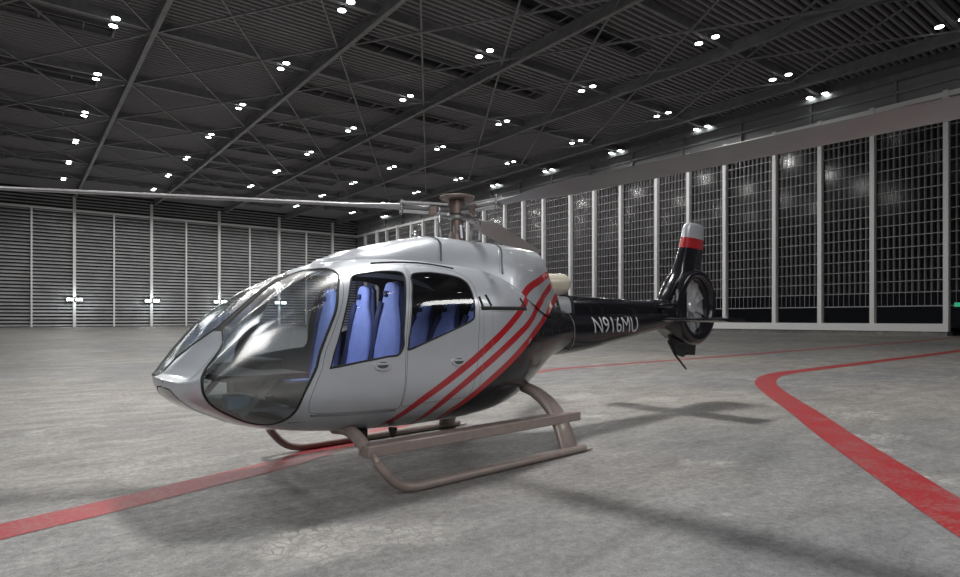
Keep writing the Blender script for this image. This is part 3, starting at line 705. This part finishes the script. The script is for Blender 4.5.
# blend between boom and shroud
MB().loft([[(x, y*w_, z0+(z1-z0)*q) for y, q in ((-.8, 0), (-1, .2), (-1, .8), (-.7, 1), (.7, 1), (1, .8), (1, .2), (.8, 0))] for x, w_, z0, z1 in ((-4.7, .13, 1.50, 1.82), (-5.0, .16, 1.40, 2.0), (-5.25, .19, 1.28, 2.3), (-5.42, .20, 1.42, 2.3))]).build('tail_blend', BLACK, SHR, smooth=True, auto=50)
hub = MB().tube([(FX, .11, FZ), (FX, .10, FZ), (FX, .06, FZ), (FX, -.08, FZ)], [.06, .12, .15, .155], 28, up=(0, 0, 1)).build('fan_hub', TAILSILVER, HELI, smooth=True, auto=40)
for j in range(10):
    a = 2*PI*j/10+.2; ca, sa = math.cos(a), math.sin(a); v = []
    for r, w_, tw in ((.12, .035, .25), (.3, .05, .22), (.52, .065, .2)):
        for sx_, sy_ in ((-1, -1), (1, 1)):
            d = w_*math.cos(tw)*sx_; e_ = w_*math.sin(tw)*sx_
            v += [(FX+ca*r-sa*d, e_+.03, FZ+sa*r+ca*d), (FX+ca*r-sa*d, e_+.018, FZ+sa*r+ca*d)]
    b_ = MB().add(v, [(0, 2, 6, 4), (4, 6, 10, 8), (1, 5, 7, 3), (5, 9, 11, 7), (0, 4, 5, 1), (4, 8, 9, 5), (2, 3, 7, 6), (6, 7, 11, 10), (8, 10, 11, 9)]).build('fan_blade', TAILSILVER, hub, auto=60)
MB().cyl((FX, -.005, FZ), .53, .02, 48, 'y').build('stator_disc', mat('grey_stator', (.42, .43, .45), .4, .4), SHR, smooth=True, auto=40)
MB().prism([(-5.12, 1.34), (-5.22, 1.16), (-5.36, .97), (-5.62, .915), (-5.70, .955), (-5.735, 1.0), (-5.76, .95), (-6.06, .935), (-6.10, 1.2), (-5.8, 1.25)], -.03, .03).build('ventral_fin', BLACK, HELI, bevel=.01)
MB().tube([(-5.10, .0, 1.24), (-5.35, .0, .97), (-5.76, 0, .68)], [.028, .026, .02], 10, sq=(.6, 1)).build('tail_skid', RUBBER, HELI, smooth=True)
pl = [(x, .012+.03*math.sin(PI*((-4.52-x)/.58))**.5 if -5.10 < x < -4.52 else .008) for x in np.linspace(-4.52, -5.10, 12)]
MB().loft([[(x*1.0, y, 1.625+h) for x, h in pl]+[(x, y, 1.625-h) for x, h in reversed(pl)] for y in (-1.36, 1.36)]).build('tailplane', BLACK, HELI, smooth=True, auto=50)
for s_ in (-1, 1): MB().box(-5.22, -4.5, s_*1.36-.012, s_*1.36+.012, 1.60, 1.645).build('tailplane_tip', BLACK, HELI, bevel=.006)
MB().tube([(-5.95, 0, 3.47), (-6.2, .0, 3.49), (-6.55, 0, 3.475)], [.018, .014, .006], 8).build('tail_antenna', GREYMET, me_f, smooth=True)

# ---- landing gear
def skid_tube(s_):
    P_ = [(1.95, s_*1.18, .345), (1.92, s_*1.19, .30), (1.87, s_*1.2, .24), (1.79, s_*1.2, .155), (1.69, s_*1.2, .09), (1.56, s_*1.2, .055), (1.40, s_*1.2, .047), (.6, s_*1.2, .047), (-.3, s_*1.2, .047), (-1.05, s_*1.2, .047)]
    P_ = [tuple(p) for p in catmull(P_, 5)]
    o = MB().tube(P_, .046, 18).build('skid_tube', SKID, HELI, smooth=True, auto=50)
    MB().tube([(1.93, s_*1.08, .40), (1.935, s_*1.16, .345), (1.90, s_*1.19, .28)], .034, 12).build('skid_joint', SKID, o, smooth=True)
    MB().box(-1.19, -1.02, s_*1.2-.035, s_*1.2+.035, .014, .03).build('skid_heel', SKID, o, bevel=.006)
    MB().box(-1.0, 1.45, s_*1.2-.02, s_*1.2+.02, .002, .012).build('skid_wear_strip', RUBBER, o)
for s_ in (1, -1):
    skid_tube(s_)
    c = [Vector(p) for p in catmull([(1.86, s_*.25, .52), (1.88, s_*.5, .545), (1.90, s_*.68, .53), (1.925, s_*.86, .485), (1.945, s_*.99, .43)], 4)]
    MB().tube(c, [.062+.0*i for i in range(len(c))], 16, sq=(1, 1)).build('front_cross_tube', SKID, HELI, smooth=True, auto=60)
    # rear leg: a broad streamlined fairing
    rings = []
    for y, z, ch, th in ((.22, .78, .20, .12), (.42, .76, .21, .12), (.62, .71, .22, .12), (.80, .62, .24, .12), (.93, .51, .26, .115), (1.02, .40, .28, .11), (1.09, .27, .29, .10), (1.14, .16, .30, .09), (1.165, .085, .30, .085)):
        rings.append((y, z, ch, th))
    R_ = []
    for i, (y, z, ch, th) in enumerate(rings):
        a, b = rings[max(i-1, 0)], rings[min(i+1, len(rings)-1)]; ty, tz = b[0]-a[0], b[1]-a[1]; l_ = math.hypot(ty, tz); ny, nz = -tz/l_, ty/l_
        R_.append([(-.79+ch/2*math.copysign(abs(math.cos(q))**.7, math.cos(q)), s_*(y+ny*th/2*math.copysign(abs(math.sin(q))**.8, math.sin(q))), z+nz*th/2*math.copysign(abs(math.sin(q))**.8, math.sin(q))) for q in [2*PI*j/20 for j in range(20)]])
    MB().loft(R_).build('rear_cross_tube', SKID, HELI, smooth=True, auto=60)
    st_ = MB().box(-1.12, 1.99, min(s_*.92, s_*1.10), max(s_*.92, s_*1.10), .365, .478).build('boarding_step', SKID, HELI, bevel=.012)
    MB().box(-1.08, 1.95, min(s_*.945, s_*1.075), max(s_*.945, s_*1.075), .476, .482).build('tread_strip', SKID, st_)
MB().box(1.62, 1.74, -.5, .5, .43, .52).build('belly_beam', RUBBER, HELI, bevel=.01)
MB().box(-.92, -.64, -.34, .34, .70, .80).build('belly_fitting', RUBBER, HELI, bevel=.01)
MB().tube([(1.35, .55, .50), (1.35, .55, .42), (1.35, .55, .40)], [.05, .03, .01], 10).build('belly_drain', RUBBER, HELI)

# ---- rotor
WH = math.atan2(-.675, -.738)
SLEEVE = mat('satin_sleeve_metal', (.42, .42, .43), .35, .4)
MB().tube([(0, 0, 2.58), (0, 0, 2.72), (0, 0, 2.74), (0, 0, 3.08)], [.11, .10, .082, .078], 28, up=(0, 1, 0)).build('rotor_mast', HUBBROWN, HELI, smooth=True, auto=40)
HUB = MB().tube([(0, 0, 3.155), (0, 0, 3.185), (0, 0, 3.20), (0, 0, 3.205)], [.20, .225, .215, .18], 36, up=(0, 1, 0)).build('rotor_hub_cap', HUBBROWN, HELI, smooth=True, auto=35)
MB().cyl((0, 0, 3.06), .10, .17, 24).build('rotor_head', HUBBROWN, HUB, smooth=True, auto=40)
sw = MB().tube([(0, 0, 2.90), (0, 0, 2.915), (0, 0, 2.945), (0, 0, 2.96)], [.09, .115, .115, .09], 28, up=(0, 1, 0)).build('swashplate', GREYMET, HELI, smooth=True, auto=40)
for wa, tip, pit in ((-43.5, .10, -11), (74.0, -.02, -17), (-164.3, -.02, -9)):
    a = math.radians(wa)-WH; ca, sa = math.cos(a), math.sin(a)
    def L3(r, c_, z): return (ca*r-sa*c_, sa*r+ca*c_, z)
    zr = 3.035; sl_ = lambda r: zr+tip*max(0, (r-.5)/4.85)
    R_ = []
    for r, ch, th in ((.70, .10, .075), (.85, .11, .07), (1.05, .17, .055), (1.3, .27, .045), (1.55, .34, .042), (2.2, .35, .042), (3.2, .35, .042), (4.2, .35, .04), (5.05, .35, .036), (5.25, .33, .03), (5.345, .25, .02)):
        pt = math.radians(pit)*min(1, max(0, (r-.7)/.6)); ring = []
        for j in range(20):
            q = 2*PI*j/20; cx_ = ch/2*math.cos(q)+.03*ch; cz_ = th/2*math.sin(q)*(1+.45*math.cos(q))
            ring.append(L3(r, cx_*math.cos(pt)-cz_*math.sin(pt), sl_(r)+cx_*math.sin(pt)+cz_*math.cos(pt)))
        R_.append(ring)
    bl = MB().loft(R_).build('rotor_blade', BLADE, HELI, smooth=True, auto=45)
    mb = MB(); mb.bar(L3(.13, .05, zr+.045), L3(.73, .05, zr+.05), .07, .028); mb.build('upper_sleeve', SLEEVE, bl, bevel=.006)
    MB().bar(L3(.13, -.02, zr-.06), L3(.73, 0, zr-.05), .08, .03).build('lower_sleeve', SLEEVE, bl, bevel=.006)
    MB().tube([L3(.10, 0, zr), L3(.4, 0, zr), L3(.70, 0, zr)], [.04, .028, .035], 12).build('starflex_arm', BLADE, bl, smooth=True)
    MB().box(-.05, .05, -.07, .07, -.05, .05, Matrix.Translation(L3(.32, 0, zr-.03)) @ Matrix.Rotation(a, 4, 'Z')).build('damper', HUBBROWN, bl, bevel=.01)
    for c_ in (-.045, .045):
        MB().tube([L3(.71, c_, zr-.085), L3(.71, c_, zr+.085)], .016, 10, up=(0, 1, 0)).build('blade_pin', CHROME, bl, smooth=True, auto=40)
    MB().tube([L3(.24, .16, 2.64), L3(.26, .15, 2.85), L3(.25, .13, 3.02)], .013, 8).build('pitch_link', CHROME, sw, smooth=True)
    MB().bar(L3(.05, 0, 2.93), L3(.25, .15, 2.92), .03, .03).build('swash_arm', GREYMET, sw, bevel=.004)
MB().bar((.02, .12, 2.66), (.08, .17, 2.82), .035, .035).build('scissor_link', CHROME, sw, bevel=.004)
MB().tube([(-.12, .12, 2.6), (-.12, .13, 2.8)], .018, 8).build('servo_rod', GREYMET, sw, smooth=True)
MB().tube([(.14, .10, 2.6), (.15, .12, 2.8)], .010, 8).build('servo_rod', GREYMET, sw, smooth=True)

# ---- cabin: floor, console, seats, added fill light
fill_disc = MB().cyl((1.0, 0, 2.29), .09, .03, 20).build('cabin_fill_disc', mat('cabin_fill_glow', (.8, .8, .8), emit=(1, .98, .95), es=5), HELI)  # glowing disc and point light added to brighten the blue seats
_d = bpy.data.lights.new('cabin_fill_light', 'POINT'); _d.energy = 45; _d.shadow_soft_size = .08
_o = bpy.data.objects.new('cabin_fill_light', _d); COL.objects.link(_o); _o.location = (1.95, .0, 2.08); _o.parent = HELI

def ellip_floor(x0, x1, z, th, k, m, name, shrink=.9, y_lim=9):
    xs = np.linspace(x0, x1, k); lr = []
    for x in xs:
        u = math.sqrt(XT-x); t = np.linspace(.3, 3.0, 200); p = SURF(np.full(200, u), t); w_ = float(p[np.abs(p[:, 2]-z).argmin(), 1])*shrink
        lr.append((x, min(w_, y_lim)))
    poly = [(x, w_) for x, w_ in lr]+[(x, -w_) for x, w_ in reversed(lr)]; n_ = len(poly)
    v = [(x, y, z) for x, y in poly]+[(x, y, z-th) for x, y in poly]
    return MB().add(v, [tuple(range(n_)), tuple(range(2*n_-1, n_-1, -1))]+[(i, i+n_, (i+1) % n_+n_, (i+1) % n_) for i in range(n_)]).build(name, m, HELI)
ellip_floor(-.5, 2.55, .74, .04, 24, GREYPANEL, 'cabin_floor', .93)
ellip_floor(2.55, 3.0, .86, .03, 10, GREYPANEL, 'foot_well', .80)
ellip_floor(2.45, 3.16, 1.17, .05, 18, LINER, 'glare_shield', .90)
MB().box(2.42, 2.66, -.42, .30, .92, 1.26).build('instrument_panel', LINER, HELI, bevel=.03)
MB().box(1.9, 2.45, -.12, .10, .74, 1.0).build('centre_console', LINER, HELI, bevel=.02)
MB().bar((2.95, .58, .80), (2.62, .62, 1.15), .05, .05).build('floor_strut', GREYPANEL, HELI)
MB().bar((2.95, -.58, .80), (2.62, -.62, 1.15), .05, .05).build('floor_strut', GREYPANEL, HELI)
MB().box(2.86, 3.06, .42, .58, .86, .98).build('pedal_box', BLUEPLASTIC, HELI, bevel=.02)
MB().box(-.42, -.36, -.66, .66, .80, 1.98).build('cabin_rear_panel', LINER, HELI)
MB().tube([(2.25, .42, .75), (2.22, .42, .95), (2.12, .42, 1.14)], .014, 8).build('control_stick', RUBBER, HELI, smooth=True)
def seat(x, y, w_, top, lean=.16):
    def sec(z, xf, hw2, th):
        return [(xf-th/2+th/2*math.copysign(abs(math.cos(q))**.6, math.cos(q)), y+hw2*math.copysign(abs(math.sin(q))**.7, math.sin(q)), z) for q in [2*PI*j/24 for j in range(24)]]
    z0 = .90; H_ = top-z0
    prof_ = [(0, 1, .13), (.15, 1.0, .13), (.45, .98, .12), (.62, .86, .11), (.74, .66, .10), (.80, .55, .10), (.88, .52, .10), (.95, .48, .09), (.985, .38, .07), (1, .2, .03)]
    b = MB().loft([sec(z0+H_*h, x-lean*h, w_*k_, th) for h, k_, th in prof_]).build('seat_backrest', SEATBLUE, HELI, smooth=True, auto=60)
    prof2 = [(0, 1.1, .10), (.15, 1.1, .10), (.45, 1.1, .09), (.62, 1.0, .08), (.74, .82, .08), (.86, .68, .08), (.95, .6, .07), (1.0, .35, .04)]
    MB().loft([sec(z0+(H_+.01)*h, x-.055-lean*h, w_*k_, th) for h, k_, th in prof2]).build('seat_shell', SEATDARK, b, smooth=True, auto=60)
    R_ = [[(xx, y+w_*1.02*math.copysign(abs(math.sin(q))**.5, math.sin(q)), .93+.07*math.copysign(abs(math.cos(q))**.6, math.cos(q))) for q in [2*PI*j/20 for j in range(20)]] for xx in (x-.02, x+.02, x+.32, x+.38)]
    MB().loft(R_).build('seat_cushion', SEATBLUE, b, smooth=True, auto=50)
    MB().box(x-.02, x+.40, y-w_*.8, y+w_*.8, .745, .865).build('seat_base', SEATDARK, b, bevel=.02)
    MB().tube([(x+.012, y-w_*.80, z0+.1), (x-.012-lean*.4, y-w_*.78, z0+H_*.4), (x+.004-lean*.66, y-w_*.62, z0+H_*.66), (x+.01-lean*.82, y-w_*.42, z0+H_*.82)], .05, 8, sq=(1, .35)).build('seat_bolster', SEATDARK, b, smooth=True)
    MB().tube([(x+.012-lean*.88, y-.03, z0+H_*.87), (x+.016-lean*.92, y-.03, z0+H_*.92)], .04, 12, sq=(1, .4)).build('headrest_pad', SEATDARK, b, smooth=True)
for x, y, w_, top in ((1.52, .50, .235, 2.03), (1.52, -.04, .235, 2.01), (1.70, -.50, .235, 1.99)):
    seat(x, y, w_, top)
for y in (.52, .0, -.52): seat(.52, y, .23, 1.86, .40)
